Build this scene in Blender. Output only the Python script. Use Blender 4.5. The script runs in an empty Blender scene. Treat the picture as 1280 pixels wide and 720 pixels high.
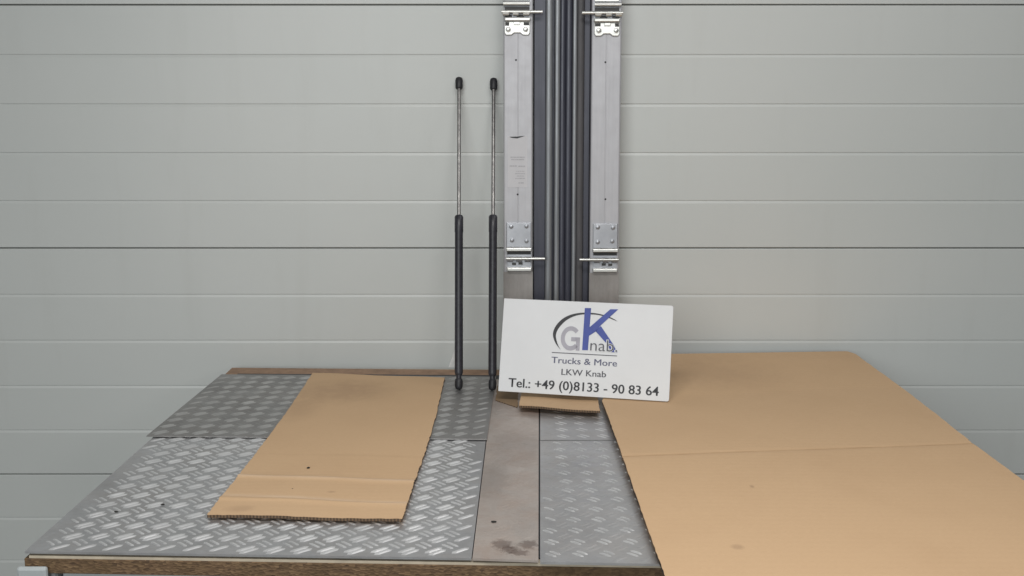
import bpy, bmesh, math, random
from mathutils import Vector, Matrix
random.seed(7)
S = bpy.context.scene
COL = S.collection
R = math.radians

# ------------------------------------------------------------------ camera
F, TH, H = 1350.0, math.atan(0.17), 1.402          # focal length in photo pixels, pitch, eye height
cam_d = bpy.data.cameras.new('camera'); cam = bpy.data.objects.new('camera', cam_d); COL.objects.link(cam)
cam_d.sensor_width = 36; cam_d.lens = F / 1280 * 36; cam_d.clip_end = 100
cam.location = (0, 0, H); cam.rotation_euler = (R(90) - TH, 0, 0)
S.camera = cam
# ------------------------------------------------------------------ light
W = bpy.data.worlds.new('World'); S.world = W; W.use_nodes = True
W.node_tree.nodes['Background'].inputs[0].default_value = (0.93, 0.98, 1.0, 1)
W.node_tree.nodes['Background'].inputs[1].default_value = 0.09
def area(name, loc, target, sx, sy, power, col):
    l = bpy.data.lights.new(name, 'AREA'); l.shape = 'RECTANGLE'; l.size = sx; l.size_y = sy
    l.energy = power; l.color = col
    o = bpy.data.objects.new(name, l); COL.objects.link(o); o.location = loc
    o.rotation_euler = (Vector(target) - Vector(loc)).to_track_quat('-Z', 'Y').to_euler()
    return o
area('ceiling_light', (0.05, 0.60, 2.35), (0.05, 0.62, 0.0), 1.2, 0.5, 26, (1.0, 0.98, 0.95))
area('front_light', (-1.1, -2.9, 2.1), (-0.2, 2.0, 1.0), 2.4, 1.7, 66, (0.955, 1.0, 0.99))
area('lamp_behind', (0.98, -2.8, 1.72), (0.2, 2.2, 1.3), 0.5, 0.35, 8, (1.0, 0.99, 0.97))
area('side_glint_fill', (0.95, 1.70, 2.45), (-0.15, 1.55, 0.85), 0.7, 0.35, 3.2, (1.0, 0.99, 0.97))  # added lamp without a seen source, makes the raised bars gleam
S.view_settings.view_transform = 'Standard'; S.view_settings.look = 'None'
S.view_settings.exposure = 0.02; S.view_settings.gamma = 1
S.render.filter_size = 2.2

# ------------------------------------------------------------------ helpers
def ray(x, y):
    dx, dy = (x - 640) / F, (360 - y) / F
    c, s = math.cos(TH), math.sin(TH)
    return Vector((dx, c + dy * s, -s + dy * c))
EYE = Vector((0, 0, H))
def at_z(x, y, z):
    d = ray(x, y); return EYE + d * ((z - H) / d.z)
def at_y(x, y, Y):
    d = ray(x, y); return EYE + d * (Y / d.y)

def tag(o, label=None, cat=None, group=None, kind=None):
    if label: o['label'] = label
    if cat: o['category'] = cat
    if group: o['group'] = group
    if kind: o['kind'] = kind
    return o
def empty(name, loc=(0, 0, 0), rot=(0, 0, 0)):
    o = bpy.data.objects.new(name, None); COL.objects.link(o)
    o.location = loc; o.rotation_euler = rot; o.empty_display_size = 0.05
    return o

class MB:
    def __init__(self): self.v = []; self.f = []; self.m = []
    def add(self, vs, fs, mi=0):
        n = len(self.v); self.v += [tuple(p) for p in vs]
        self.f += [tuple(i + n for i in f) for f in fs]; self.m += [mi] * len(fs)
    def box(self, x0, x1, y0, y1, z0, z1, mi=0):
        vs = [(x, y, z) for z in (z0, z1) for y in (y0, y1) for x in (x0, x1)]
        self.add(vs, [(0, 2, 3, 1), (4, 5, 7, 6), (0, 1, 5, 4), (2, 6, 7, 3), (0, 4, 6, 2), (1, 3, 7, 5)], mi)
    def quadslab(self, p, z0, z1, mi=0):              # p: outline (x, y) anticlockwise
        n = len(p)
        vs = [(a, b, z0) for a, b in p] + [(a, b, z1) for a, b in p]
        fs = [tuple(range(n - 1, -1, -1)), tuple(range(n, 2 * n))]
        fs += [(i, (i + 1) % n, n + (i + 1) % n, n + i) for i in range(n)]
        self.add(vs, fs, mi)
    def prism_xz(self, p, y0, y1, mi=0):              # outline in x, z; y0 nearest the camera
        n = len(p)
        vs = [(a, y0, b) for a, b in p] + [(a, y1, b) for a, b in p]
        fs = [tuple(range(n)), tuple(range(2 * n - 1, n - 1, -1))]
        fs += [(i, n + i, n + (i + 1) % n, (i + 1) % n) for i in range(n)]
        self.add(vs, fs, mi)
    def prism_xy(self, p, z0, z1, mi=0): self.quadslab(p, z0, z1, mi)
    def lathe(self, prof, a, b, n=16, mi=0):          # prof: (t metres along a->b, radius)
        a = Vector(a); b = Vector(b); d = (b - a).normalized()
        u = d.orthogonal().normalized(); w = d.cross(u)
        vs = []; fs = []
        for t, r in prof:
            for k in range(n):
                q = 2 * math.pi * k / n
                vs.append(a + d * t + (u * math.cos(q) + w * math.sin(q)) * r)
        for i in range(len(prof) - 1):
            for k in range(n):
                k2 = (k + 1) % n
                fs.append((i * n + k, i * n + k2, (i + 1) * n + k2, (i + 1) * n + k))
        fs.append(tuple(range(n - 1, -1, -1))); fs.append(tuple((len(prof) - 1) * n + k for k in range(n)))
        self.add(vs, fs, mi)
    def cyl(self, a, b, r, n=16, mi=0): self.lathe([(0, r), ((Vector(b) - Vector(a)).length, r)], a, b, n, mi)
    def build(self, name, mats, parent=None, smooth=False, bevel=0):
        me = bpy.data.meshes.new(name); me.from_pydata(self.v, [], self.f); me.update()
        if not isinstance(mats, (list, tuple)): mats = [mats]
        for m in mats: me.materials.append(m)
        for p, i in zip(me.polygons, self.m): p.material_index = i
        bm = bmesh.new(); bm.from_mesh(me); bmesh.ops.recalc_face_normals(bm, faces=bm.faces); bm.to_mesh(me); bm.free()
        o = bpy.data.objects.new(name, me); COL.objects.link(o)
        if parent: o.parent = parent
        for p in me.polygons: p.use_smooth = smooth
        if smooth: me.set_sharp_from_angle(angle=R(40))
        if bevel:
            b = o.modifiers.new('bevel', 'BEVEL'); b.width = bevel; b.segments = 2; b.limit_method = 'ANGLE'
        return o

ZP = 0.8555
_c = [at_z(a, b, ZP) for a, b in ((590.5, 697.8), (673, 700.5), (673.5, 476), (617.7, 474))]
_m = sum((p for p in _c), Vector()) / 4
SPOTS = [((at_z(a, b, ZP) - _m).x, (at_z(a, b, ZP) - _m).y, rx, ry) for a, b, rx, ry in ((629, 681, .024, .030), (636, 687, .018, .022), (662, 681, .022, .020), (650, 690, .02, .012), (632, 510, .04, .14), (645, 560, .07, .16), (612, 600, .05, .14))]

# ------------------------------------------------------------------ materials
class NT:
    def __init__(self, name):
        self.m = bpy.data.materials.new(name); self.m.use_nodes = True
        self.t = self.m.node_tree; self.b = self.t.nodes['Principled BSDF']; self.co = self.t.nodes.new('ShaderNodeTexCoord')
    def n(self, typ, **k):
        o = self.t.nodes.new(typ)
        for a, v in k.items(): setattr(o, a, v)
        return o
    def l(self, a, b): self.t.links.new(a, b)
    def mapping(self, scale=(1, 1, 1), rot=(0, 0, 0)):
        m = self.n('ShaderNodeMapping'); m.inputs['Scale'].default_value = scale; m.inputs['Rotation'].default_value = rot
        self.l(self.co.outputs['Object'], m.inputs['Vector']); return m.outputs['Vector']
    def noise(self, scale, detail=4, rough=0.6, vec=None, dist=0):
        o = self.n('ShaderNodeTexNoise'); o.inputs['Scale'].default_value = scale; o.inputs['Detail'].default_value = detail
        o.inputs['Roughness'].default_value = rough; o.inputs['Distortion'].default_value = dist
        self.l(vec if vec else self.co.outputs['Object'], o.inputs['Vector']); return o.outputs['Fac']
    def ramp(self, fac, stops):
        o = self.n('ShaderNodeValToRGB'); e = o.color_ramp.elements
        while len(e) > len(stops): e.remove(e[-1])
        while len(e) < len(stops): e.new(0.5)
        for q, (p, c) in zip(e, stops):
            q.position = p; q.color = (*c, 1) if not isinstance(c, (int, float)) else (c, c, c, 1)
        self.l(fac, o.inputs['Fac']); return o.outputs['Color']
    def mix(self, fac, a, b, mode='MIX'):
        o = self.n('ShaderNodeMix', data_type='RGBA', blend_type=mode)
        for s, v in ((o.inputs['Factor'], fac), (o.inputs['A'], a), (o.inputs['B'], b)):
            if hasattr(v, 'links') or hasattr(v, 'is_linked'): self.l(v, s)
            elif isinstance(v, (int, float)): s.default_value = v
            else: s.default_value = (*v, 1)
        return o.outputs['Result']
    def bump(self, fac, strength, dist):
        o = self.n('ShaderNodeBump'); o.inputs['Strength'].default_value = strength; o.inputs['Distance'].default_value = dist
        self.l(fac, o.inputs['Height']); self.l(o.outputs['Normal'], self.b.inputs['Normal'])
    def set(self, color=None, rough=None, metal=None, **k):
        for nm, v in (('Base Color', color), ('Roughness', rough), ('Metallic', metal)):
            if v is None: continue
            if hasattr(v, 'is_linked'): self.l(v, self.b.inputs[nm])
            elif isinstance(v, (int, float)): self.b.inputs[nm].default_value = v
            else: self.b.inputs[nm].default_value = (*v, 1)
        return self.m

def m_wall():
    t = NT('wall_paint')
    big = t.noise(1.3, 2, 0.5); fine = t.noise(420, 3, 0.7)
    streak = t.noise(5, 4, 0.6, t.mapping((2.5, 1, 0.35)))
    c = t.ramp(big, [(0.3, (0.55, 0.572, 0.562)), (0.7, (0.59, 0.602, 0.588))])
    c = t.mix(t.ramp(streak, [(0.55, 0.0), (0.85, 0.28)]), c, (0.47, 0.475, 0.45))
    t.bump(t.noise(3.2, 2, 0.5), 0.12, 0.02)
    return t.set(c, t.ramp(fine, [(0.3, 0.33), (0.7, 0.43)]), 0)
def m_card(name='kraft_card', tint=1.0, bands=(), smudges_and_shade=()):
    t = NT(name)
    fib = t.noise(160, 5, 0.7, t.mapping((1, 6, 1))); big = t.noise(4.5, 4, 0.6); flute = t.n('ShaderNodeTexWave', bands_direction='Y')
    flute.inputs['Scale'].default_value = 22; flute.inputs['Distortion'].default_value = 0.6
    t.l(t.co.outputs['Object'], flute.inputs['Vector'])
    c = t.ramp(fib, [(0.25, (0.53 * tint, 0.351 * tint, 0.203 * tint)), (0.75, (0.60 * tint, 0.409 * tint, 0.242 * tint))])
    c = t.mix(t.ramp(big, [(0.45, 0.0), (0.75, 0.35)]), c, (0.48 * tint, 0.31 * tint, 0.175 * tint))
    spots = t.noise(38, 2, 0.5)
    c = t.mix(t.ramp(spots, [(0.80, 0.0), (0.86, 0.3)]), c, (0.30, 0.19, 0.11))
    for (y0, slope, wd, col, amt) in bands:                             # worn crease lines
        sp_ = t.n('ShaderNodeSeparateXYZ'); t.l(t.co.outputs['Object'], sp_.inputs[0])
        a_ = t.n('ShaderNodeMath', operation='MULTIPLY_ADD'); t.l(sp_.outputs['X'], a_.inputs[0]); a_.inputs[1].default_value = -slope; t.l(sp_.outputs['Y'], a_.inputs[2])
        b_ = t.n('ShaderNodeMath', operation='SUBTRACT'); t.l(a_.outputs[0], b_.inputs[0]); b_.inputs[1].default_value = y0
        d_ = t.n('ShaderNodeMath', operation='ABSOLUTE'); t.l(b_.outputs[0], d_.inputs[0])
        g_ = t.ramp(d_.outputs[0], [(0.0, 1.0), (wd, 0.0)])
        e_ = t.n('ShaderNodeMath', operation='MULTIPLY'); t.l(g_, e_.inputs[0]); t.l(t.ramp(t.noise(14, 4, 0.7, t.mapping((1, 3, 1))), [(0.35, 0.25 * amt), (0.65, amt)]), e_.inputs[1])
        c = t.mix(e_.outputs[0], c, col)
    for (sx_, sy_, rx, ry, amt) in smudges_and_shade:                             # greasy marks, plus the sign's soft shadow put into the colour
        mp = t.n('ShaderNodeMapping', vector_type='TEXTURE'); mp.inputs['Location'].default_value = (sx_, sy_, 0); mp.inputs['Scale'].default_value = (rx, ry, 1)
        t.l(t.co.outputs['Object'], mp.inputs['Vector']); g_ = t.n('ShaderNodeTexGradient', gradient_type='SPHERICAL'); t.l(mp.outputs['Vector'], g_.inputs['Vector'])
        mm = t.n('ShaderNodeMath', operation='MULTIPLY'); t.l(g_.outputs['Fac'], mm.inputs[0]); t.l(t.noise(30, 5, 0.7), mm.inputs[1])
        c = t.mix(t.ramp(mm.outputs[0], [(0.08, 0.0), (0.4, amt)]), c, (0.26, 0.16, 0.10))
    wv = t.n('ShaderNodeMath', operation='MULTIPLY_ADD'); t.l(t.noise(7, 4, 0.6), wv.inputs[0]); wv.inputs[1].default_value = 6.0; t.l(flute.outputs['Fac'], wv.inputs[2])
    t.bump(wv.outputs[0], 0.035, 0.003)
    return t.set(c, 0.82, 0)
def m_edge():  # flute stripes, darkened further by edge shade put into the colour
    t = NT('card_edge')
    w = t.n('ShaderNodeTexWave', bands_direction='X'); w.inputs['Scale'].default_value = 70; w.inputs['Distortion'].default_value = 1.5
    t.l(t.co.outputs['Object'], w.inputs['Vector'])
    return t.set(t.ramp(w.outputs['Fac'], [(0.3, (0.065, 0.042, 0.028)), (0.8, (0.17, 0.11, 0.065))]), 0.9, 0)
def m_tread(name, lo, hi, dirt, dirt_amt, rough=0.36, metal=0.85, spots=()):
    t = NT(name)
    a = t.noise(9, 6, 0.65); sc = t.noise(70, 6, 0.7, t.mapping((1, 5, 1), (0, 0, 0.6))); d = t.noise(14, 6, 0.7, None, 0.6)
    c = t.ramp(a, [(0.3, lo), (0.7, hi)])
    c = t.mix(t.ramp(sc, [(0.5, 0.0), (0.8, 0.45)]), c, [x * 0.72 for x in lo])
    f = t.ramp(d, [(0.42, 0.0), (0.72, dirt_amt)])
    c = t.mix(f, c, dirt)
    t.bump(sc, 0.06, 0.001)
    r = t.ramp(t.noise(22, 5, 0.7), [(0.3, rough - 0.05), (0.75, rough + 0.16)])
    for (sx_, sy_, rx, ry) in spots:                                   # dried brown spills, each with its own ragged outline
        mp = t.n('ShaderNodeMapping', vector_type='TEXTURE'); mp.inputs['Location'].default_value = (sx_, sy_, 0); mp.inputs['Scale'].default_value = (rx, ry, 1)
        nz = t.n('ShaderNodeTexNoise'); nz.inputs['Scale'].default_value = 55; nz.inputs['Detail'].default_value = 6; nz.inputs['Roughness'].default_value = 0.75; t.l(t.co.outputs['Object'], nz.inputs['Vector'])
        wob = t.n('ShaderNodeVectorMath', operation='MULTIPLY_ADD'); t.l(nz.outputs['Color'], wob.inputs[0]); wob.inputs[1].default_value = (0.045, 0.045, 0); t.l(t.co.outputs['Object'], wob.inputs[2])
        sh = t.n('ShaderNodeVectorMath', operation='ADD'); t.l(wob.outputs[0], sh.inputs[0]); sh.inputs[1].default_value = (-0.0225, -0.0225, 0)
        t.l(sh.outputs[0], mp.inputs['Vector']); g_ = t.n('ShaderNodeTexGradient', gradient_type='SPHERICAL'); t.l(mp.outputs['Vector'], g_.inputs['Vector'])
        mm = t.n('ShaderNodeMath', operation='MULTIPLY'); t.l(g_.outputs['Fac'], mm.inputs[0]); t.l(t.noise(75, 8, 0.9, t.mapping((1, 0.6, 1)), 1.6), mm.inputs[1])
        am = 0.55 if rx < 0.03 else 0.18
        c = t.mix(t.ramp(mm.outputs[0], [(0.14, 0.0), (0.30, am)]), c, (0.11, 0.065, 0.05))
    inv = t.n('ShaderNodeMath', operation='MULTIPLY_ADD'); t.l(f, inv.inputs[0]); inv.inputs[1].default_value = -0.5; inv.inputs[2].default_value = metal
    t.l(inv.outputs[0], t.b.inputs['Metallic'])
    return t.set(c, r)
def m_metal(name, c0, c1, rough, metal=1.0, stretch=(1, 1, 1), scale=30):
    t = NT(name)
    a = t.noise(scale, 5, 0.65, t.mapping(stretch))
    return t.set(t.ramp(a, [(0.3, c0), (0.7, c1)]), t.ramp(t.noise(scale * 1.7, 3), [(0.3, rough - 0.05), (0.7, rough + 0.07)]), metal)
def m_plain(name, c, rough=0.5, metal=0.0, var=0.15, scale=40):
    t = NT(name); a = t.noise(scale, 4, 0.6)
    return t.set(t.ramp(a, [(0.3, [x * (1 - var) for x in c]), (0.7, [min(1, x * (1 + var)) for x in c])]), rough, metal)
def m_chipboard():
    t = NT('chipboard')
    v = t.n('ShaderNodeTexVoronoi'); v.inputs['Scale'].default_value = 330; t.l(t.mapping((0.55, 1, 1.3)), v.inputs['Vector'])
    a = t.noise(35, 5, 0.7)
    c = t.ramp(v.outputs['Color'], [(0.1, (0.085, 0.05, 0.028)), (0.5, (0.15, 0.09, 0.048)), (0.9, (0.22, 0.14, 0.075))])
    c = t.mix(t.ramp(a, [(0.4, 0.0), (0.7, 0.7)]), c, (0.12, 0.075, 0.035))
    t.bump(v.outputs['Distance'], 0.4, 0.002)
    return t.set(c, 0.85, 0)

M = dict(
    wall=m_wall(), card=m_card(), card2=m_card('kraft_card_sheet', 1.0), edge=m_edge(), chip=m_chipboard(),
    tread=m_tread('tread_aluminium', (0.44, 0.44, 0.455), (0.60, 0.60, 0.62), (0.26, 0.235, 0.215), 0.55),
    tread_dark=m_tread('tread_aluminium_dull', (0.29, 0.284, 0.282), (0.42, 0.412, 0.41), (0.20, 0.185, 0.17), 0.55, 0.45),
    tread_bar=m_metal('gleam_bar', (0.64, 0.64, 0.65), (0.86, 0.86, 0.87), 0.44, 0.75, (1, 1, 1), 14), bar_glint=m_metal('glint_bar', (0.60, 0.60, 0.61), (0.88, 0.88, 0.88), 0.32, 0.7, (1, 1, 1), 14),  # gleam of the raised bars put into a lighter base colour
    bar_back=m_metal('back_gleam_bar', (0.40, 0.395, 0.39), (0.60, 0.595, 0.59), 0.42, 0.8, (1, 1, 1), 14),  # paler than its plate: gleam of the back bars as colour
    strip=m_tread('stained_aluminium', (0.50, 0.445, 0.41), (0.62, 0.56, 0.52), (0.34, 0.24, 0.19), 0.65, 0.44, 0.7, SPOTS),
    worn=m_tread('worn_aluminium', (0.48, 0.48, 0.49), (0.60, 0.60, 0.61), (0.34, 0.31, 0.29), 0.55, 0.40),
    alu=m_metal('anodised_aluminium', (0.43, 0.43, 0.455), (0.49, 0.487, 0.512), 0.5, 0.35, (6, 1, 0.4), 20),
    zinc=m_metal('zinc_steel', (0.58, 0.58, 0.56), (0.70, 0.70, 0.68), 0.40, 0.9, (1, 1, 1), 12),
    zinc_d=m_metal('galvanised_plate', (0.36, 0.37, 0.40), (0.46, 0.47, 0.50), 0.45, 0.85, (1, 1, 1), 18), dsteel=m_metal('grey_brown_steel', (0.24, 0.225, 0.215), (0.33, 0.31, 0.30), 0.5, 0.5, (3, 1, 1), 14),
    rod=m_metal('piston_rod', (0.20, 0.19, 0.19), (0.42, 0.41, 0.40), 0.42, 0.85, (1, 1, 1), 110),
    black=m_plain('black_paint', (0.030, 0.030, 0.038), 0.38, 0, 0.3, 120), rubber=m_plain('black_plastic', (0.018, 0.018, 0.022), 0.5),
    dark=m_metal('dark_rubber_steel', (0.040, 0.042, 0.060), (0.065, 0.067, 0.09), 0.33, 0.2, (8, 1, 0.3), 14),
    ridge=m_metal('worn_steel_ridge', (0.19, 0.20, 0.215), (0.28, 0.29, 0.305), 0.42, 0.5, (8, 1, 0.5), 16),
    brown=m_metal('grimy_groove', (0.062, 0.060, 0.066), (0.098, 0.094, 0.100), 0.6, 0.1, (8, 1, 0.5), 16),
    white=m_plain('white_board', (0.675, 0.685, 0.705), 0.42, 0, 0.03, 9), paper=m_plain('paper', (0.56, 0.555, 0.58), 0.6, 0, 0.02),
    ink=m_plain('black_ink', (0.02, 0.02, 0.025), 0.5), blue=m_plain('blue_ink', (0.035, 0.06, 0.30), 0.45),
    grey=m_plain('grey_ink', (0.36, 0.35, 0.40), 0.5), dgrey=m_plain('dark_grey_ink', (0.075, 0.075, 0.09), 0.5),
    bgrey=m_plain('blue_grey_ink', (0.09, 0.095, 0.16), 0.5), faint=m_plain('faded_print', (0.41, 0.405, 0.43), 0.6),
    frame=m_plain('grey_steel_paint', (0.42, 0.45, 0.46), 0.45, 0, 0.06), pale=m_plain('pale_veneer', (0.52, 0.45, 0.35), 0.7),
    clear=m_plain('white_plastic', (0.75, 0.76, 0.76), 0.3), gap=m_plain('shadowed_steel', (0.045, 0.044, 0.044), 0.6), hole=m_plain('dark_hole', (0.02, 0.02, 0.02), 0.8),
    brownwood=m_plain('brown_wood', (0.32, 0.205, 0.135), 0.8, 0, 0.2, 50), crumb=m_plain('dark_crumb', (0.02, 0.018, 0.016), 0.9), stain=m_plain('brown_stain', (0.10, 0.062, 0.045), 0.7, 0, 0.4, 90),
    floor=m_plain('concrete', (0.30, 0.30, 0.29), 0.8, 0, 0.12, 6))

# ------------------------------------------------------------------ the setting
WALL_Y, JOINT = 2.2663, 1.6022                        # wall face, height of the topmost joint in view
f = MB(); f.box(-4, 4, -4, 2.5, -0.05, 0.0); tag(f.build('floor', M['floor']), kind='structure')
wall = empty('panelled_wall', (0, WALL_Y, 0))
tag(wall, 'pale grey sectional wall of wide ribbed panels behind the table', 'wall')
def wall_panel(z0):
    """one 0.5 m panel: a fold every 0.1 m, edges rolled back into the joint"""
    prof = [(0.030, z0 + 0.0009), (0.004, z0 + 0.0009), (0.0008, z0 + 0.0014), (0, z0 + 0.0026)]
    for k in range(1, 5):
        z = z0 + 0.1 * k
        prof += [(0, z - 0.0052), (0.0009, z - 0.0022), (0.0017, z), (0.0015, z + 0.0009), (0, z + 0.0016)]
    z = z0 + 0.5
    prof += [(0, z - 0.0026), (0.0008, z - 0.0014), (0.004, z - 0.0009), (0.030, z - 0.0009)]
    m = MB(); n = len(prof); xs = [-2.2 + 0.2 * i for i in range(23)]
    vs = [(x, y, z) for x in xs for y, z in prof]
    fs = [(i * n + j, (i + 1) * n + j, (i + 1) * n + j + 1, i * n + j + 1) for i in range(len(xs) - 1) for j in range(n - 1)]
    fs += [tuple(range(n)), tuple((len(xs) - 1) * n + j for j in range(n - 1, -1, -1))]
    fs.append((0, n - 1, (len(xs) - 1) * n + n - 1, (len(xs) - 1) * n))
    m.add(vs, fs); o = m.build('wall_panel', M['wall'], wall)
for k in range(-4, 3): wall_panel(JOINT + 0.5 * k)
b = MB(); b.box(-2.2, 2.2, 0.031, 0.05, 0.0, JOINT + 1.5); b.build('backing', M['rubber'], wall)

# ------------------------------------------------------------------ the table
Z = 0.850
def xy(px, py, z=Z):
    p = at_z(px, py, z); return (p.x, p.y)
XL = -0.600
FL, FR_ = xy(30, 698, Z - 0.004), xy(830, 710.5, Z - 0.004)
k = (FR_[1] - FL[1]) / (FR_[0] - FL[0])
XR = 0.70
outline = [FL, (XR, FL[1] + k * (XR - FL[0])), (XR, 2.205), (-0.598, 2.236)]
def inset(p, d): return [(x + (d if i in (0, 3) else -d), y + (d if i in (0, 1) else -d)) for i, (x, y) in enumerate(p)]
table = empty('work_table', (0, 1.7, 0)); inv = Matrix.Translation((0, -1.7, 0))
tag(table, 'low wooden work table with thick chipboard top on a grey steel frame', 'table')
def loc(p): return [(x, y - 1.7) for x, y in p]
t = MB(); t.quadslab(loc(outline), Z - 0.0235, Z - 0.0042); t.build('table_top', M['chip'], table, bevel=0.001)
vo = [(x + (0.006 if n_ in (0, 3) else 0), y + (0.0008 if n_ < 2 else 0)) for n_, (x, y) in enumerate(outline)]
t = MB(); t.quadslab(loc(vo), Z - 0.0040, Z - 0.0005); t.build('top_veneer', M['pale'], table)
uo = [(x + (0.03 if n_ in (0, 3) else -0.01), y + (0.012 if n_ < 2 else -0.06)) for n_, (x, y) in enumerate(outline)]
t = MB(); t.quadslab(loc(uo), Z - 0.0002, Z + 0.0022); t.build('seam_shade_sheet', M['rubber'], table)  # added dark sheet that blackens the gap and seams of the plates
t = MB(); t.quadslab(loc([(-0.594, 2.165), (0.3, 2.14), (0.3, 2.198), (-0.594, 2.231)]), Z - 0.0002, Z + 0.0012); t.build('back_strip', M['brownwood'], table)
zt = Z - 0.0250
def brk():
    a, b_ = at_y(22.5, 707, FL[1] - 0.003), at_y(60.5, 707, FL[1] - 0.003)
    t = MB(); t.box(a.x, b_.x, FL[1] - 0.010 - 1.7, FL[1] - 0.002 - 1.7, a.z - 0.07, a.z); t.build('corner_bracket', M['frame'], table, bevel=0.0035)
brk()
for x0 in (XL - 0.012, XR - 0.03):
    y0 = FL[1] + 0.004 + (0 if x0 < 0 else k * (XR - FL[0]))
    t = MB(); t.box(x0, x0 + 0.042, y0 - 1.7, 2.19 - 1.7, zt - 0.04, zt + 0.0005); t.build('side_rail', M['frame'], table, bevel=0.007)
    for yy in (y0 + 0.03, 2.13):
        t = MB(); t.box(x0 + 0.001, x0 + 0.041, yy - 1.7, yy + 0.04 - 1.7, 0.0, zt - 0.041); t.build('leg', M['frame'], table, bevel=0.004)
for yy in (FL[1] + 0.012, 2.15):
    kk = k if yy < 2 else 0
    t = MB(); t.quadslab([(XL + 0.035, yy - 1.7 + kk * 0.03), (XR - 0.035, yy - 1.7 + kk * 1.27), (XR - 0.035, yy + 0.04 - 1.7 + kk * 1.27), (XL + 0.035, yy + 0.04 - 1.7 + kk * 0.03)], zt - 0.041, zt - 0.0005)
    t.build('cross_rail', M['frame'], table, bevel=0.003)

# ------------------------------------------------------------------ tread plates
def tread(name, corners, z0, th, mat, label, h=0.0013, ang=0.0, px=0.0335, py=0.037, keep=1.0, off=(0, 0), margin=0.0018, cat='metal plate', bar_mat=None, up=(0.0041, 0.0142, 0.0039, 1.0, 1), down=(0.0044, 0.0112, 0.0024, 0.85, 1)):
    """sheet with raised bars in pairs, alternately at +45 and -45 degrees; corners anticlockwise from front left"""
    cx = sum(p[0] for p in corners) / 4; cy = sum(p[1] for p in corners) / 4
    c = [(x - cx, y - cy) for x, y in corners]
    m = MB(); m.quadslab(c, 0, th)
    def inside(x, y):
        for i in range(4):
            ax, ay = c[i]; bx, by = c[(i + 1) % 4]; L = math.hypot(bx - ax, by - ay)
            if ((bx - ax) * (y - ay) - (by - ay) * (x - ax)) / L < margin: return False
        return True
    ca, sa = math.cos(ang), math.sin(ang)
    def bar(x, y, a, L, w, h, mi):
        dx, dy = math.cos(a), math.sin(a)
        pt = lambda u, v, zz: (x + u * dx - v * dy, y + u * dy + v * dx, zz)
        base = [(-L, 0), (-L * 0.72, -w), (L * 0.72, -w), (L, 0), (L * 0.72, w), (-L * 0.72, w)]
        if not all(inside(*pt(u, v, 0)[:2]) for u, v in base): return
        z = th - 0.0001; hh = h * random.uniform(0.8, 1.05)
        vs = [pt(u, v, z) for u, v in base] + [pt(u * 0.62, v * 0.45, z + hh) for u, v in base]
        m.add(vs, [(i, (i + 1) % 6, 6 + (i + 1) % 6, 6 + i) for i in range(6)] + [(6, 7, 8, 9, 10, 11)], mi)
    nx, ny = int(1.2 / px), int(1.4 / py)
    for i in range(-nx, nx + 1):
        for j in range(-ny, ny + 1):
            for s in (0, 1):
                u = (i + 0.5 * s) * px + off[0]; v = (j + 0.5 * s) * py + off[1]
                a = ang + (R(42) if s == 0 else -R(42))
                x, y = u * ca - v * sa, u * sa + v * ca
                if abs(x) > 1 or abs(y) > 1 or not inside(x, y) or random.random() > keep: continue
                q, L, w, hh_, mi = up if s == 0 else down  # bar shape and material slot differ by direction to carry the gleam
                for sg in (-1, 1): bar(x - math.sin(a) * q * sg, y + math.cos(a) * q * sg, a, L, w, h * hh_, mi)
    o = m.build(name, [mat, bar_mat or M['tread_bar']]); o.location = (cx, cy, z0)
    return tag(o, label, cat, 'metal plates lying on the table')
tp = Z + 0.0025
yk = lambda px, py: xy(px, py, Z + 0.0055)
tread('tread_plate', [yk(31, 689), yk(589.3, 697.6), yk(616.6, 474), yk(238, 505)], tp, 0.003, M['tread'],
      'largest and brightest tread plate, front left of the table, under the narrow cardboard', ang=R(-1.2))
tread('tread_plate', [xy(183, 545, Z + 0.0085), xy(608.5, 549, Z + 0.0085), xy(620, 471, Z + 0.0085), xy(277, 468, Z + 0.0085)], tp + 0.0046, 0.0018, M['tread_dark'],
      'dull darker tread plate at the back left, under the feet of the black struts', ang=R(-1), h=0.0013, bar_mat=M['bar_back'], down=(0.0044, 0.0105, 0.0024, 0.4, 0))
tread('aluminium_strip', [yk(590.5, 697.8), yk(673, 700.5), yk(673.5, 476), yk(617.7, 474)], tp, 0.003, M['strip'],
      'long narrow brownish stained metal strip between the tread plates', h=0.0005, keep=0.6, ang=R(-2), bar_mat=M['strip'])
xr = 0.69
a0, a1 = yk(675.2, 703), yk(675.2, 551.5); kk = 0.0
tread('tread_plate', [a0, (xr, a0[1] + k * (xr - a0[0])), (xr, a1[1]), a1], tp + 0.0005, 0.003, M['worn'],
      'worn scratched tread plate at the front, partly under the big cardboard sheet', h=0.0013, ang=R(1.0), bar_mat=M['bar_glint'], up=(0.0041, 0.0135, 0.0036, 0.5, 0), down=(0.0042, 0.0095, 0.0024, 1.0, 1))
b0, b1 = yk(675.2, 549.8), yk(675.2, 490)
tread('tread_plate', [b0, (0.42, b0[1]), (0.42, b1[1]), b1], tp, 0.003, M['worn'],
      'small grey metal plate right below the company sign, behind the worn plate', h=0.0008, keep=0.9, ang=R(0.5), bar_mat=M['bar_glint'], up=(0.0041, 0.0135, 0.0036, 0.5, 0))

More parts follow.
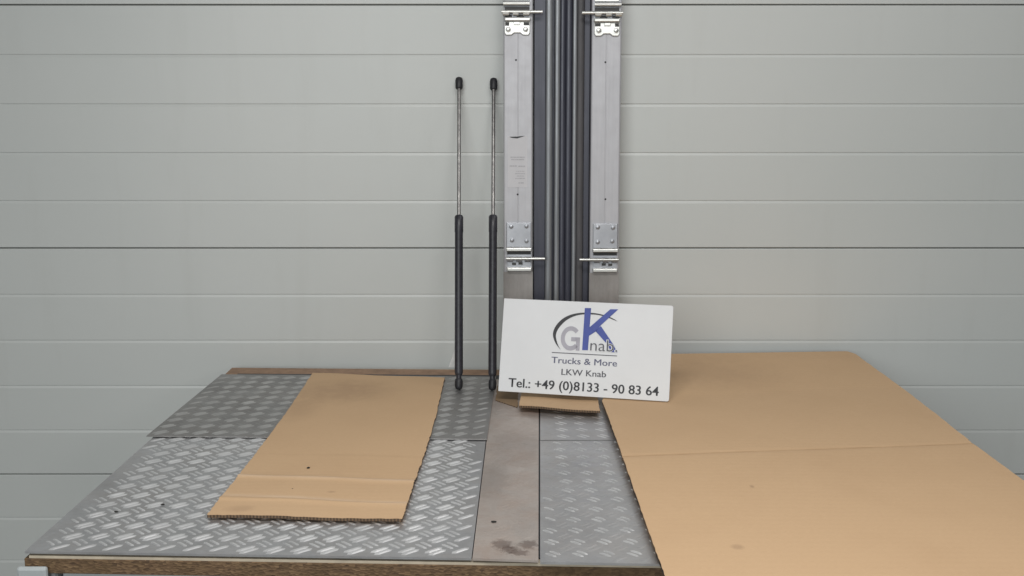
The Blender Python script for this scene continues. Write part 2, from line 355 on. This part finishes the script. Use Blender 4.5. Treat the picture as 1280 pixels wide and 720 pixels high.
# ------------------------------------------------------------------ cardboard
def lerp(a, b, t): return a + (b - a) * t
def pl(knots, t):
    for (t0, *a), (t1, *b) in zip(knots, knots[1:]):
        if t <= t1: 
            s = 0 if t1 == t0 else (t - t0) / (t1 - t0); return [lerp(p, q, s) for p, q in zip(a, b)]
    return list(knots[-1][1:])
def sheet(name, left, right, zk, rows, cols, th, zfun=lambda u, t, p: 0, jit=0.0, mats=None):
    """bent sheet: left/right are edge lines (t, photo x, photo y) met with the height zk(t); t=0 back, t=1 front"""
    rnd = random.Random(3); top = []
    for t in rows:
        z = pl(zk, t)[0]; A = at_z(*pl(left, t), z); B = at_z(*pl(right, t), z)
        A.x += rnd.uniform(-jit, jit); B.x += rnd.uniform(-jit, jit)
        line = []
        for i in range(cols + 1):
            u = i / cols; p = A.lerp(B, u); p.z += zfun(u, t, p); line.append(p)
        top.append(line)
    for i in range(cols + 1): top[-1][i].y += rnd.uniform(-jit, jit); top[0][i].y += rnd.uniform(-jit, jit)
    c = Vector((sum(p.x for l in top for p in l), sum(p.y for l in top for p in l), 0)) / (len(top) * (cols + 1)); c.z = min(p.z for l in top for p in l) - th
    n = cols + 1; m = MB(); off = len(top) * n
    vs = [p - c for l in top for p in l] + [p - c - Vector((0, 0, th)) for l in top for p in l]
    fs, mi = [], []
    for r in range(len(top) - 1):
        for i in range(cols):
            q = (r * n + i, r * n + i + 1, (r + 1) * n + i + 1, (r + 1) * n + i)
            m_ = tuple(off + j for j in reversed(q)); fs += [q, m_]; mi += [0, 0]
    ring = [i for i in range(n)] + [r * n + cols for r in range(1, len(top))] + [(len(top) - 1) * n + i for i in range(cols - 1, -1, -1)] + [r * n for r in range(len(top) - 2, 0, -1)]
    for a, b_ in zip(ring, ring[1:] + ring[:1]): fs.append((a, off + a, off + b_, b_)); mi.append(1)
    m.add(vs, fs); m.m = mi
    o = m.build(name, mats or [M['card'], M['edge']], smooth=True); o.location = c
    return o
# narrow sheet on the left plate; ridges where it was once folded
def ridge(t, t0, w, h): return h * math.exp(-((t - t0) / w) ** 2)
rows = sorted(set([i / 70 for i in range(71)] + [0.705 + i * 0.004 for i in range(-4, 5)] + [0.868 + i * 0.004 for i in range(-4, 5)]))
left = [(0, 391, 466), (0.25, 357, 517), (0.5, 324, 561), (0.72, 295, 598), (0.9, 270, 628), (1, 258.5, 643)]
right = [(0, 556, 472), (0.25, 544, 523), (0.5, 531, 566), (0.72, 517.5, 604), (0.9, 508, 634), (1, 503, 649)]
zk = [(0, 0.8625), (0.35, 0.8625), (0.6, 0.8615), (0.8, 0.863), (1, 0.8635)]
c1 = sheet('cardboard_sheet', left, right, zk, rows, 36, 0.004, lambda u, t, p: ridge(t, 0.70 + 0.01 * u, 0.012, 0.0022) + ridge(t, 0.865 + 0.02 * u, 0.012, 0.002) + 0.0006 * math.sin(9 * u + 5 * t), 0.0008)
def obj_xy(o, px, py):
    p = at_z(px, py, 0.863 if o is c1 else 0.8705) - o.location; return p.x, p.y
def crease(o, a, b_, wd, col, amt):
    (x0, y0), (x1, y1) = obj_xy(o, *a), obj_xy(o, *b_); sl = (y1 - y0) / (x1 - x0)
    return (y0 - sl * x0, sl, wd, col, amt)
PALE = (0.66, 0.50, 0.36)
c1.data.materials[0] = m_card('kraft_card_worn', 1.0, [crease(c1, (300, 594), (515, 601), 0.009, PALE, 0.75), crease(c1, (275, 617), (508, 630), 0.010, PALE, 0.75), crease(c1, (330, 566), (530, 570), 0.006, (0.44, 0.28, 0.16), 0.3)],
    [(*obj_xy(c1, 430, 488), 0.14, 0.12, 0.3), (*obj_xy(c1, 375, 508), 0.06, 0.14, 0.2), (*obj_xy(c1, 414, 615), 0.010, 0.006, 0.5), (*obj_xy(c1, 300, 636), 0.03, 0.02, 0.25)])
tag(c1, 'narrow creased brown cardboard strip lying on the left tread plate', 'cardboard', 'loose pieces of cardboard')
# big sheet on the right, creased across, its back part rising to the wall
left = [(0, 790, 443), (0.03, 787, 447), (0.25, 752.5, 501), (0.4, 765.5, 536), (0.5, 778, 571), (0.65, 800, 634), (0.8, 820, 690), (0.9, 832, 722), (1, 846, 760)]
right = [(0, 1059, 439), (0.015, 1070, 442.5), (0.03, 1077, 448), (0.25, 1126, 483), (0.4, 1172, 518), (0.5, 1216, 553), (0.65, 1283, 602), (0.8, 1345, 648), (0.9, 1388, 681), (1, 1430, 713)]
zk = [(0, 0.886), (0.12, 0.878), (0.25, 0.8715), (0.5, 0.8705), (0.7, 0.8685), (1, 0.867)]
rows = sorted(set([i / 80 for i in range(81)] + [0.5 + i * 0.003 for i in range(-4, 5)] + [0.015, 0.03]))
c2 = sheet('cardboard_sheet', left, right, zk, rows, 60, 0.0055, lambda u, t, p: -ridge(t, 0.5, 0.0045, 0.0010) + 0.0012 * math.sin(4 * u + 1) * math.sin(3 * t), 0.0006, [M['card2'], M['edge']])
c2.data.materials[0] = m_card('kraft_card_creased', 1.0, [crease(c2, (779, 571), (1215, 553), 0.0035, (0.34, 0.19, 0.09), 0.7)],
    [(*obj_xy(c2, 922, 682), 0.012, 0.012, 0.35), (*obj_xy(c2, 940, 608), 0.005, 0.009, 0.5), (*obj_xy(c2, 880, 470), 0.22, 0.16, 0.2)])  # the last, wide patch is the sign's soft shadow put into the colour
tag(c2, 'largest brown cardboard sheet with one cross crease covering the right of the table', 'cardboard', 'loose pieces of cardboard')
# flap below the sign
left = [(0, 655, 476), (1, 648.5, 507)]; right = [(0, 744, 480), (1, 750, 514)]
c3 = sheet('cardboard_sheet', left, right, [(0, 0.862), (0.6, 0.866), (1, 0.869)], [i / 14 for i in range(15)], 20, 0.004, lambda u, t, p: 0.0008 * math.sin(7 * u), 0.0007)
tag(c3, 'small lifted cardboard flap sticking out under the bottom edge of the company sign', 'cardboard', 'loose pieces of cardboard')
left = [(0, 622, 482), (1, 619, 500)]; right = [(0, 648, 482), (1, 647, 509)]
c4 = sheet('cardboard_sheet', left, right, [(0, 0.857), (1, 0.857)], [i / 10 for i in range(11)], 8, 0.003, lambda u, t, p: 0, 0.001, [m_card('dark_card', 0.42), M['edge']])  # card colour scaled down to a much darker brown
tag(c4, 'dark brown cardboard scrap at the lower left corner of the company sign', 'cardboard', 'loose pieces of cardboard')

# ------------------------------------------------------------------ leaning aluminium rails
LEAN = math.atan(0.04); P0 = Vector((0, 2.168, Z + 0.0045)); UP = Vector((0, math.sin(LEAN), math.cos(LEAN))); NRM = Vector((0, -math.cos(LEAN), math.sin(LEAN)))
def rl(px, py, off=0.0):                              # photo point -> (x, height) on the rail face, off towards the camera
    d = ray(px, py); q = P0 + NRM * off; t = (q - EYE).dot(NRM) / d.dot(NRM); p = EYE + d * t
    return p.x, (p - P0).dot(UP)
def bolt_mb(x, z, y, r=0.0042, h=0.003):
    m = MB(); m.lathe([(0, r * 1.25), (0.0008, r * 1.25), (0.0009, r), (h * 0.7, r * 0.9), (h, r * 0.45)], (x, y, z), (x, y - 1, z), 12); return m
def rail(xl, xr, mirror, label):
    X0 = lerp(rl(xl[0], 80)[0], rl(xl[1], 370)[0], 0.5); X1 = lerp(rl(xr[0], 80)[0], rl(xr[1], 370)[0], 0.5)
    xc = (X0 + X1) / 2; hw = (X1 - X0) / 2; L = 1.02; D = 0.05
    root = empty('aluminium_rail', (xc, P0.y, P0.z), (-LEAN, 0, 0))
    tag(root, label, 'metal rail', 'metal rails leaning against the wall')
    e = 0.003
    prof = [(-hw, D), (-hw, e), (-hw + 0.0008, 0.0008), (-hw + e, 0), (-0.0014, 0), (-0.0006, 0.0003), (0.0006, 0.0003), (0.0014, 0), (hw - e, 0), (hw - 0.0008, 0.0008), (hw, e), (hw, D)]
    m = MB(); m.prism_xy(prof, 0, L); m.build('profile', M['alu'], root)
    g = lambda px, py, o=0.0: (rl(px, py, o)[0] - xc, rl(px, py, o)[1])
    mx = (lambda px: px) if not mirror else (lambda px: 1405.0 - px)   # the right rail mirrors the left one about the middle
    dv = 0 if not mirror else 1.3
    def rect(mb, xa, xb, va, vb, y0, y1, mi=0):
        p = g(mx(xa), (va + vb) / 2 + dv); q = g(mx(xb), (va + vb) / 2 + dv); z1 = g(mx(xa), va + dv)[1]; z0 = g(mx(xa), vb + dv)[1]
        mb.box(min(p[0], q[0]), max(p[0], q[0]), y0, y1, z0, z1, mi)
    def bar(mb, xa, xb, v, r, y):
        p = g(mx(xa), v + dv); q = g(mx(xb), v + dv); z = p[1]
        mb.cyl((min(p[0], q[0]), y, z), (max(p[0], q[0]), y, z), r, 14)
    # lower hinge
    hg = MB(); rect(hg, 633, 664, 278, 309, -0.0035, 0.0005); h1 = hg.build('hinge', M['zinc_d'], root, bevel=0.0012)
    for (a, c) in ((639, 283), (658, 282.5), (640, 300), (658, 301)):
        p = g(mx(a), c + dv); bolt_mb(p[0], p[1], -0.0034).build('bolt', M['zinc_d'], h1, smooth=True)
    lp = MB(); rect(lp, 632.6, 664.6, 309.2, 313.6, -0.0115, -0.0005); lp.build('hinge_barrel', M['zinc'], h1, bevel=0.0016)
    lp = MB(); rect(lp, 633.6, 664.6, 333.8, 338.4, -0.0115, -0.0005); lp.build('hinge_barrel', M['zinc'], h1, bevel=0.0016)
    bk = MB(); rect(bk, 634, 664, 313.5, 334, -0.0015, 0.0005); bk.build('hinge_recess', M['zinc_d'], h1)
    for (a, b_) in ((634.5, 641), (645, 652), (656, 663)):
        kb = MB(); bar(kb, a, b_, 323.8, 0.0055, -0.0065); rect(kb, a, b_, 324, 332, -0.0045, -0.0016); kb.build('knuckle', M['zinc_d'], h1, smooth=True)
    pn = MB(); bar(pn, 632.6, 681, 322.8, 0.0033, -0.0095); pn.build('hinge_pin', M['zinc'], h1, smooth=True)
    lowp = MB(); lowp.box(-hw - 0.0006, hw + 0.0006, -0.0012, 0.012, 0.002, g(mx(648), 339.5 + dv)[1]); lowp.build('lower_dark_face', M['dsteel'], root)  # darker grey-brown face over the rail below the lower hinge
    gp = MB(); rect(gp, 634, 663.5, 313.6, 318, -0.0022, -0.0016); rect(gp, 640, 645, 328, 331, -0.0052, -0.0046); rect(gp, 648, 653, 327.5, 330.5, -0.0052, -0.0046); gp.build('hinge_gap', M['gap'], h1)
    # upper hinge
    hg = MB()
    xa, xb = sorted((g(mx(630.5), 36)[0], g(mx(662.5), 36)[0])); zt_, zb = g(mx(640), 27 + dv)[1], g(mx(640), 44.2 + dv)[1]; w = xb - xa
    op = [(xa, zt_), (xa, zb + 0.005), (xa + 0.003, zb), (xa + w * 0.28, zb + 0.0003), (xa + w * 0.38, zb + 0.0045), (xa + w * 0.62, zb + 0.0045), (xa + w * 0.72, zb + 0.0003), (xb - 0.003, zb), (xb, zb + 0.005), (xb, zt_)]
    hg.prism_xz(op, -0.0045, 0.0005); h2 = hg.build('hinge', M['zinc'], root, bevel=0.0012)
    for a in (635.2, 656.8):
        p = g(mx(a), 37 + dv); bolt_mb(p[0], p[1], -0.0044, 0.0052, 0.0036).build('bolt', M['zinc'], h2, smooth=True)
    p = g(mx(644), 29.5 + dv); kb = MB(); rect(kb, 642, 650, 27.5, 31.5, -0.008, -0.0046); kb.build('hinge_stop', M['zinc'], h2, bevel=0.0008)
    lp = MB(); rect(lp, 630.5, 663, 22.3, 27, -0.0125, -0.0005); lp.build('hinge_lip', M['zinc'], h2, bevel=0.002)
    bk = MB(); rect(bk, 631, 662.5, -40, 22, -0.0015, 0.0005); bk.build('hinge_recess', M['zinc_d'], h2)
    pn = MB(); bar(pn, 627, 678, 15.5, 0.0035, -0.0105); pn.build('hinge_pin', M['zinc'], h2, smooth=True)
    for (a, b_) in ((628.5, 636), (641, 648), (654, 661.5)):
        kb = MB(); bar(kb, a, b_, 16.8, 0.0058, -0.0075); kb.build('knuckle', M['zinc'], h2, smooth=True)
    lp = MB(); bar(lp, 629, 662, 4.8, 0.0042, -0.0060); lp.build('hinge_barrel', M['zinc'], h2, smooth=True)
    gp = MB(); rect(gp, 631, 662, 8.2, 12.4, -0.0022, -0.0016); rect(gp, 631.5, 636.5, 28, 32.5, -0.0052, -0.0046); rect(gp, 654.5, 661.5, 28, 32, -0.0052, -0.0046); rect(gp, 631, 640, 18.5, 21.5, -0.0022, -0.0016); rect(gp, 646, 655, 18.5, 21.5, -0.0022, -0.0016); gp.build('hinge_gap', M['gap'], h2)
    up = MB(); rect(up, 631, 662, -32, 1, -0.0045, -0.0016); up.build('upper_plate', M['zinc'], h2, bevel=0.001)
    for a, c in ((645, 75), (647, 243)):
        if mirror: a, c = (648.3, 76.5) if c < 100 else (648.2, 247.7)
        p = g(mx(a), c + dv); h = MB(); h.lathe([(0, 0.0019), (0.0006, 0.0019)], (p[0], 0.0001, p[1]), (p[0], -1, p[1]), 10); h.build('screw_hole', M['hole'], root)
    return root, g
r1, g1 = rail((627, 632), (664.5, 667), False, 'left one of two pale aluminium rails, with a printed paper sticker')
r2, g2 = rail((738, 738), (775.5, 774), True, 'right one of two pale aluminium rails, without any sticker')
def stick(mb, g, xa, xb, va, vb, y0, y1):
    a = g(xa, va); b_ = g(xb, vb); mb.box(a[0], b_[0], y0, y1, b_[1], a[1])
s = MB(); stick(s, g1, 634.5, 659, 170, 234, -0.0005, 0.0001); st = s.build('sticker', M['paper'], r1)
s = MB()
a = g1(637, 171); b_ = g1(656, 170)
s.prism_xz([(a[0], a[1]), (a[0] + 0.004, a[1] - 0.002), (lerp(a[0], b_[0], .5), a[1] - 0.0032), (b_[0] - 0.004, b_[1] - 0.0012), (b_[0], b_[1] + 0.0004), (lerp(a[0], b_[0], .5), a[1] + 0.0006)], -0.0011, -0.0006); s.build('sticker_mark', M['ink'], st)
s = MB()
rr = random.Random(5)
for v, x0, x1, hh in ((196.5, 638, 656, 1.1), (199.5, 639, 655, 1.1), (207.5, 637, 646, 1.4), (207.8, 648, 656.5, 1.4), (214, 645, 655.5, .9), (217, 644, 656, .9), (220, 646, 655, .9), (223, 644, 656, .9), (228.6, 648, 656, 1.2)):
    x = x0
    while x < x1 - 1:
        x2 = min(x1, x + rr.uniform(1.5, 4)); stick(s, g1, x, x2, v - hh / 2, v + hh / 2, -0.0009, -0.0006); x = x2 + 0.5
o = s.build('faded_print', M['faint'], st)

# dark ribbed profile between the rails
cr = empty('ribbed_profile', (0, P0.y, P0.z), (-LEAN, 0, 0)); tag(cr, 'dark ribbed steel profile standing upright between the two aluminium rails', 'metal profile')
segs = [(667.3, 681.6, .015, 'dark', 0), (681.6, 690.3, .007, 'ridge', 1), (690.3, 693, .026, 'dark', 0), (693, 699.6, .012, 'ridge', 1), (699.6, 706.8, .017, 'dark', 1), (706.8, 715.4, .0185, 'dark', 1),
        (715.4, 720.6, .008, 'ridge', 1), (720.6, 730, .014, 'groove', 1), (730, 737.5, .024, 'dark', 0)]
kx = lambda px: lerp(rl(px, 80)[0], rl(703 + (px - 703) * 0.985, 370)[0], .5)
groups = {}
for xa, xb, y, mn, rnd_ in segs:
    groups.setdefault(mn, MB()); A, B = kx(xa), kx(xb); c_, r_ = (A + B) / 2, (B - A) / 2
    if rnd_: arc = [(c_ + r_ * math.sin(a), y + r_ * 0.55 * (1 - math.cos(a))) for a in [R(-88 + 176 * q / 12) for q in range(13)]]
    else: arc = [(A, y + 0.0008), (A + 0.0008, y), (B - 0.0008, y), (B, y + 0.0008)]
    groups[mn].prism_xy([(A, 0.05)] + arc + [(B, 0.05)], 0.0, 1.02)
for mn, nm in (('dark', 'channel_body'), ('ridge', 'worn_ridge'), ('groove', 'grimy_groove')):
    groups[mn].build(nm, M[mn if mn != 'groove' else 'brown'], cr, smooth=True)

# ------------------------------------------------------------------ gas struts
def strut(foot, top, vt, label, with_tag):
    A = at_z(foot[0], foot[1] - 1, Z + 0.0085 + 0.0045); B = at_y(top[0], top[1], WALL_Y - 0.0125); L = (B - A).length; d = (B - A) / L
    root = empty('gas_strut', A); tag(root, label, 'gas strut', 'black gas struts leaning against the wall')
    ax = d.to_track_quat('Z', 'Y'); root.rotation_mode = 'QUATERNION'; root.rotation_quaternion = ax
    # length at which the tube ends, seen at photo row vt
    best = min((abs(projv(A + d * (L * i / 400)) - vt), L * i / 400) for i in range(401))[1]
    O, Zx = (0, 0, 0), (0, 0, 1)
    m = MB(); m.lathe([(-0.0025, 0.004), (-0.001, 0.0062), (0.003, 0.0075), (0.012, 0.0078), (0.016, 0.0072), (0.018, 0.006)], O, Zx, 18); m.build('ball_socket', M['rubber'], root, True)
    m = MB(); m.lathe([(0.0165, 0.0052), (0.024, 0.0052), (0.026, 0.007), (0.030, 0.0081), (best - 0.035, 0.0081), (best - 0.034, 0.0087), (best - 0.003, 0.0087), (best, 0.0070)], O, Zx, 20); m.build('cylinder_tube', M['black'], root, True)
    m = MB(); m.cyl((0, 0, best - 0.001), (0, 0, L - 0.018), 0.0037, 14); m.build('piston_rod', M['rod'], root, True)
    m = MB(); m.lathe([(L - 0.022, 0.0060), (L - 0.020, 0.0074), (L - 0.004, 0.0078), (L + 0.001, 0.0066), (L + 0.003, 0.0035)], O, Zx, 18); m.build('end_cap', M['rubber'], root, True)
    return root, A, d
def projv(P):
    q = P - EYE; dep = q.y * math.cos(TH) - q.z * math.sin(TH); up = q.y * math.sin(TH) + q.z * math.cos(TH); return 360 - F * up / dep
s1, A1, d1 = strut((573.5, 486), (573.8, 98.5), 269.5, 'left one of two black gas struts, with a scrap of clear plastic beside it', True)
s2, A2, d2 = strut((615.5, 487), (617, 99.5), 269.5, 'right one of two black gas struts, next to the aluminium rail', False)
m = MB()
pts = [(571.5, 418, 0.6), (569, 432, 2.4), (565.5, 446, 3.8), (562, 455, 4.4), (561, 459, 3.8)]
Yt = 2.085
vs = []
for x, y, w in pts:
    p = at_y(x, y, Yt); q = at_y(x + w * 2, y, Yt + 0.004); vs += [p, q, q + Vector((0, .0006, 0)), p + Vector((0, .0006, 0))]
fs = []
for i in range(len(pts) - 1):
    for j in range(4): fs.append((i * 4 + j, i * 4 + (j + 1) % 4, (i + 1) * 4 + (j + 1) % 4, (i + 1) * 4 + j))
fs += [(0, 1, 2, 3), (19, 18, 17, 16)]
c = vs[-1].copy(); m.add([v - c for v in vs], fs); o = m.build('plastic_scrap', M['clear'], smooth=True); o.location = c
tag(o, 'small scrap of clear white plastic hanging beside the left black strut', 'plastic scrap')

# ------------------------------------------------------------------ the sign
lean_s = R(16)
SG = dict(x=0.1284, y=1.9161, z=0.8752, yaw=R(12.06), roll=R(0.34), w=0.3154, h=0.1737)     # pose at the middle of the lower edge
sx, sy = SG['w'], SG['h']
X = Vector((math.cos(SG['yaw']), -math.sin(SG['yaw']), 0)); Bk = Vector((math.sin(SG['yaw']), math.cos(SG['yaw']), 0)); Zv = Vector((0, 0, 1))
U = math.cos(lean_s) * Zv + math.sin(lean_s) * Bk
X2 = math.cos(SG['roll']) * X - math.sin(SG['roll']) * U; U2 = math.cos(SG['roll']) * U + math.sin(SG['roll']) * X; N2 = U2.cross(X2)
sign = empty('company_sign'); sign.matrix_world = Matrix(((X2.x, N2.x, U2.x, SG['x']), (X2.y, N2.y, U2.y, SG['y']), (X2.z, N2.z, U2.z, SG['z']), (0, 0, 0, 1)))
tag(sign, 'white company sign board with blue and grey logo and telephone number standing before the rails', 'sign')
def sp(u, v): return ((u - 0.5) * sx, v * sy)
m = MB(); rc = 0.004; out = []
for cx_, cz_, a0_ in ((sx / 2 - rc, rc, -90), (sx / 2 - rc, sy - rc, 0), (-sx / 2 + rc * .3, sy - rc * .3, 90), (-sx / 2 + rc * .3, rc * .3, 180)):
    r_ = rc if cx_ > 0 else rc * .3
    for q in range(4): aa = R(a0_ + 30 * q); out.append((cx_ + r_ * math.cos(aa), cz_ + r_ * math.sin(aa)))
m.prism_xz(out, 0.0, 0.004); m.build('board', M['white'], sign, bevel=0.0005)
m = MB(); m.add([(-0.03, 0.0045, 0.13), (0.03, 0.0045, 0.13), (0.03, 0.085, 0.026), (-0.03, 0.085, 0.026), (-0.03, 0.0065, 0.132), (0.03, 0.0065, 0.132), (0.03, 0.087, 0.028), (-0.03, 0.087, 0.028)],
    [(0, 1, 2, 3), (4, 5, 6, 7), (0, 1, 5, 4), (1, 2, 6, 5), (2, 3, 7, 6), (3, 0, 4, 7)]); m.build('back_stay', M['white'], sign)
def flat(name, polys, mat, y, th=0.0003, raw=False):
    m = MB()
    for p in polys: m.prism_xz([q if raw else sp(*q) for q in p], y - th, y)
    return m.build(name, mat, sign)
def strip_poly(outer, inner): return [[outer[i], outer[i + 1], inner[i + 1], inner[i]] for i in range(len(outer) - 1)]
def smooth_pts(p, n=4):
    r = []
    for i in range(len(p) - 1):
        a, b_, c_, d_ = p[max(i - 1, 0)], p[i], p[i + 1], p[min(i + 2, len(p) - 1)]
        for j in range(n):
            t = j / n; r.append(tuple(0.5 * ((2 * b_[k]) + (-a[k] + c_[k]) * t + (2 * a[k] - 5 * b_[k] + 4 * c_[k] - d_[k]) * t * t + (-a[k] + 3 * b_[k] - 3 * c_[k] + d_[k]) * t ** 3) for k in (0, 1)))
    return r + [p[-1]]
outer = [[0.359, 0.475], [0.331, 0.532], [0.314, 0.587], [0.307, 0.644], [0.314, 0.702], [0.334, 0.762], [0.366, 0.817], [0.408, 0.857], [0.46, 0.88], [0.513, 0.886], [0.565, 0.881], [0.618, 0.861], [0.659, 0.833], [0.683, 0.806]]
inner = [[0.359, 0.475], [0.342, 0.523], [0.33, 0.579], [0.325, 0.627], [0.331, 0.676], [0.348, 0.729], [0.379, 0.79], [0.419, 0.835], [0.466, 0.862], [0.513, 0.869], [0.565, 0.867], [0.612, 0.850], [0.652, 0.827], [0.683, 0.806]]
flat('swoosh', strip_poly(smooth_pts(outer), smooth_pts(inner)), M['ink'], -0.0003)
# grey G
gc, gr = (0.414, 0.604), (0.059, 0.129)
ang = [R(42 + (318 - 42) * i / 26) for i in range(27)]
ow = [(gc[0] + gr[0] * math.cos(a), gc[1] + gr[1] * math.sin(a)) for a in ang]; iw = [(gc[0] + (gr[0] - .0235) * math.cos(a), gc[1] + (gr[1] - .046) * math.sin(a)) for a in ang]
flat('letter_g', strip_poly(ow, iw) + [[(0.447, 0.478), (0.469, 0.478), (0.469, 0.618), (0.447, 0.618)], [(0.417, 0.575), (0.448, 0.575), (0.448, 0.618), (0.417, 0.618)]], M['grey'], -0.0003)
flat('letter_k', [[(0.485, 0.486), (0.519, 0.488), (0.524, 0.936), (0.487, 0.934)]], M['blue'], -0.0006)
flat('letter_k', [[(0.520, 0.640), (0.562, 0.694), (0.585, 0.756), (0.683, 0.936), (0.637, 0.933), (0.522, 0.733)], [(0.556, 0.695), (0.628, 0.565), (0.660, 0.575), (0.587, 0.750)]], M['blue'], -0.0007)
flat('letter_k', [[(0.628, 0.565), (0.655, 0.480), (0.691, 0.481), (0.660, 0.575)]], M['blue'], -0.0007)
flat('rule', [[(0.307, 0.440), (0.690, 0.440), (0.690, 0.448), (0.307, 0.448)]], M['dgrey'], -0.0003)
def text(name, body, u0, v0, u1, v1, mat, y, bold=0.0, space=1.0):
    """flat print fitted to the box u0..u1, v0..v1 (v from baseline to capital height)"""
    cu = bpy.data.curves.new(name, 'FONT'); cu.body = body; cu.size = 1; cu.offset = bold; cu.resolution_u = 3; cu.space_character = space
    to = bpy.data.objects.new(name, cu); COL.objects.link(to)
    me = bpy.data.meshes.new_from_object(to.evaluated_get(bpy.context.evaluated_depsgraph_get()))
    bpy.data.objects.remove(to)
    xs = [v.co.x for v in me.vertices]; x0, x1 = min(xs), max(xs)
    cap = 0.729
    a, b_ = sp(u0, v0), sp(u1, v1)
    for v in me.vertices:
        v.co = (a[0] + (v.co.x - x0) / (x1 - x0) * (b_[0] - a[0]), y, a[1] + v.co.y / cap * (b_[1] - a[1]))
    me.materials.clear(); me.materials.append(mat)
    o = bpy.data.objects.new(name, me); COL.objects.link(o); o.parent = sign
    return o
bpy.context.view_layer.update()
text('lettering', 'nab.', 0.532, 0.486, 0.690, 0.613, M['white'], -0.0011, 0.03)
text('lettering', 'nab.', 0.532, 0.486, 0.690, 0.613, M['dgrey'], -0.0014, -0.004)
for du in (-0.0009, 0.0009): text('lettering', 'Trucks & More', 0.308 + du, 0.333, 0.692 + du, 0.403, M['bgrey'], -0.0004 - du * 0.1)
for du in (-0.0009, 0.0009): text('lettering', 'LKW Knab', 0.371 + du, 0.213, 0.632 + du, 0.280, M['dgrey'], -0.0004 - du * 0.1)
for du in (-0.0012, 0.0012): text('lettering', 'Tel.: +49 (0)8133 - 90 83 64', 0.060 + du, 0.053, 0.939 + du, 0.152, M['ink'], -0.0004 - du * 0.1, 0.004)

# ------------------------------------------------------------------ crumbs and stains
def crumb(px, py, z, r, label, stretch=1.8):
    bm = bmesh.new(); bmesh.ops.create_icosphere(bm, subdivisions=1, radius=r)
    for v in bm.verts: v.co *= random.uniform(0.75, 1.2); v.co.x *= stretch; v.co.z = v.co.z * 0.6
    me = bpy.data.meshes.new('crumb'); bm.to_mesh(me); bm.free(); me.materials.append(M['crumb'])
    o = bpy.data.objects.new('crumb', me); COL.objects.link(o); o.location = at_z(px, py, z + r * 0.4)
    tag(o, label, 'crumb', 'dark crumbs on the table')
crumb(145, 639.5, Z + 0.0068, 0.0021, 'black crumb near the left edge of the big tread plate')
crumb(203.5, 630.5, Z + 0.0068, 0.0020, 'black crumb on the big tread plate nearer to the narrow cardboard')
crumb(385.5, 584.5, 0.8625, 0.0024, 'black crumb in the middle of the narrow cardboard strip', 1.2)
crumb(365.5, 611, 0.8625, 0.0013, 'tiny dark speck below the crumb on the narrow cardboard', 1.2)
crumb(617, 652, Z + 0.0058, 0.0022, 'dark flake on the brownish stained metal strip')
crumb(940, 608.5, 0.869, 0.0015, 'tiny dark speck on the big cardboard sheet', 1.2)
